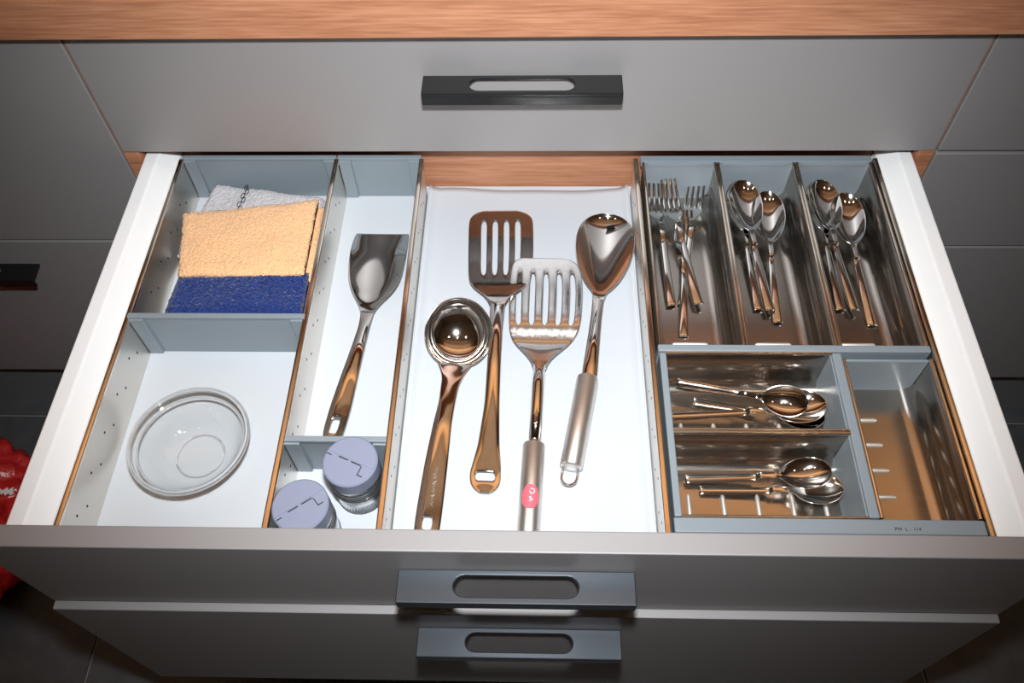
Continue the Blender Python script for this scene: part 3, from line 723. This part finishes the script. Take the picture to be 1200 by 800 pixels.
ring('rim', 0.0553, 0.0355, 0.0022, 0.0024); ring('shoulder_ring', 0.0502, 0.0290, 0.0011, 0.0011); ring('base_ring', 0.0228, 0.0012, 0.0012, 0.0012)
def jar(label, xy, top, rot, wide):
    x, y = xy; R_ = 0.0232; t = thing('spice_jar', label, 'jar', (x, y, ZD))
    h = top - 0.016 - ZD
    P = [(0, 0.001), (R_ * 0.9, 0.001), (R_, 0.004), (R_, h * 0.55)]
    for k in range(4): z = h * 0.55 + k * 0.0042; P += [(R_ * 1.01, z + 0.001), (R_ * 0.955, z + 0.0026), (R_ * 1.01, z + 0.0042)]
    P += [(R_ * 0.9, h + 0.004)]
    P += [(R_ * 0.86, h + 0.004), (R_ * 0.90, h * 0.55), (R_ * 0.90, 0.006), (0, 0.005)]
    mesh_obj('glass_body', add_lathe(bmesh.new(), P, (x, y, ZD), 48), M['jar'], t, True)
    for k in range(3):
        zz = h * 0.60 + k * 0.0042
        mesh_obj('thread_ring', add_lathe(bmesh.new(), [(R_ + 0.0013 * math.cos(2 * PI * q / 10), zz + 0.0015 * math.sin(2 * PI * q / 10)) for q in range(11)], (x, y, ZD), 64), M['solidglass'], t, True)
    mesh_obj('foot_ring', add_lathe(bmesh.new(), [(R_ * 0.95 + 0.0014 * math.cos(2 * PI * q / 10), 0.0026 + 0.0014 * math.sin(2 * PI * q / 10)) for q in range(11)], (x, y, ZD), 64), M['solidglass'], t, True)
    rl = 0.0246
    l = mesh_obj('lid', add_lathe(bmesh.new(), [(0, top - ZD), (rl - 0.0012, top - ZD), (rl, top - ZD - 0.0012), (rl, top - ZD - 0.017), (rl - 0.002, top - ZD - 0.018), (rl - 0.002, top - ZD - 0.004), (0, top - ZD - 0.004)], (x, y, ZD), 64), M['lid'], t)
    l.data.polygons.foreach_set('use_smooth', [False] * len(l.data.polygons))
    bm = bmesh.new()
    def bar(cx, cy, ln, wd, a):
        tm = bmesh.new(); add_box(tm, -ln / 2, ln / 2, -wd / 2, wd / 2, -0.0004, 0.00025)
        MM = Matrix.Translation((x, y, top)) @ Matrix.Rotation(rot, 4, 'Z') @ Matrix.Translation((cx, cy, 0)) @ Matrix.Rotation(a, 4, 'Z')
        bmesh.ops.transform(tm, matrix=MM, verts=tm.verts); me = bpy.data.meshes.new('q'); tm.to_mesh(me); tm.free(); bm.from_mesh(me); bpy.data.meshes.remove(me)
    bar(-0.0068, 0, 0.0095, 0.0011, 0); bar(0.0062, 0, 0.0100, 0.0011, 0)
    bar(0.0125, -0.0045, 0.0008, 0.0085, 0.1); bar(0.0150, -0.0090, 0.0055, 0.0009, 0); bar(-0.0205, -0.0015, 0.0050, 0.0009, 0)
    mesh_obj('lid_slit', bm, M['dark'], l)
    # raised half of the lid
    bm = bmesh.new(); pts = [((rl - 0.0016) * math.cos(a), (rl - 0.0016) * math.sin(a)) for a in [PI * k / 24 for k in range(25)]]
    pts = [(px_, max(py_, 0.0014)) for px_, py_ in pts]
    lo = [bm.verts.new((px_, py_, 0)) for px_, py_ in pts]; hi = [bm.verts.new((px_, py_, 0.0006)) for px_, py_ in pts]
    for k in range(len(pts)): k2 = (k + 1) % len(pts); bm.faces.new((lo[k], lo[k2], hi[k2], hi[k]))
    bm.faces.new(hi); bm.faces.new(lo[::-1]); bmesh.ops.remove_doubles(bm, verts=bm.verts, dist=1e-6)
    bmesh.ops.transform(bm, matrix=Matrix.Translation((x, y, top)) @ Matrix.Rotation(rot, 4, 'Z'), verts=bm.verts)
    bmesh.ops.recalc_face_normals(bm, faces=bm.faces)
    mesh_obj('lid_flap', bm, M['lid'], l)
    return t
JT = -0.1730
p1 = at(410, 540, JT); p2 = at(351.5, 591.5, JT)
jar('ribbed glass jar with a grey lid, against the plastic cross divider', (p1.x, p1.y), JT, -0.42, 0)
jar('ribbed glass jar with a grey lid, touching the drawer front', (p2.x, p2.y), JT, 0.62, 0)

# ---------------------------------------------------------------- red bag on the floor
t = thing('plastic_bag', 'crumpled red plastic bag with white print on the floor at the left', 'bag', (-0.90, -0.22, FZ))
bm = bmesh.new(); bmesh.ops.create_icosphere(bm, subdivisions=6, radius=1)
for v in bm.verts:
    c = v.co.copy(); q = Vector((c.x * 0.16, c.y * 0.13, c.z * 0.10))
    q *= 1 + 0.30 * noise.noise(c * 1.7) + 0.14 * abs(noise.noise(c * 4.3)) + 0.05 * abs(noise.noise(c * 11))
    q.z = max(q.z, -0.075); v.co = q + Vector((-0.885, -0.235, FZ + 0.0765))
pc = at(6, 577, FZ + 0.13)
for f in bm.faces:
    c = f.calc_center_median()
    if abs(c.y - pc.y - 0.1 * (c.x - pc.x)) < 0.004 and abs(c.x - pc.x) < 0.05 and c.z > FZ + 0.08 and int((c.x + 5) / 0.012) % 3: f.material_index = 1
bag = mesh_obj('bag_film', bm, M['red'], t, True); bag.data.materials.append(M['whiteprint'])
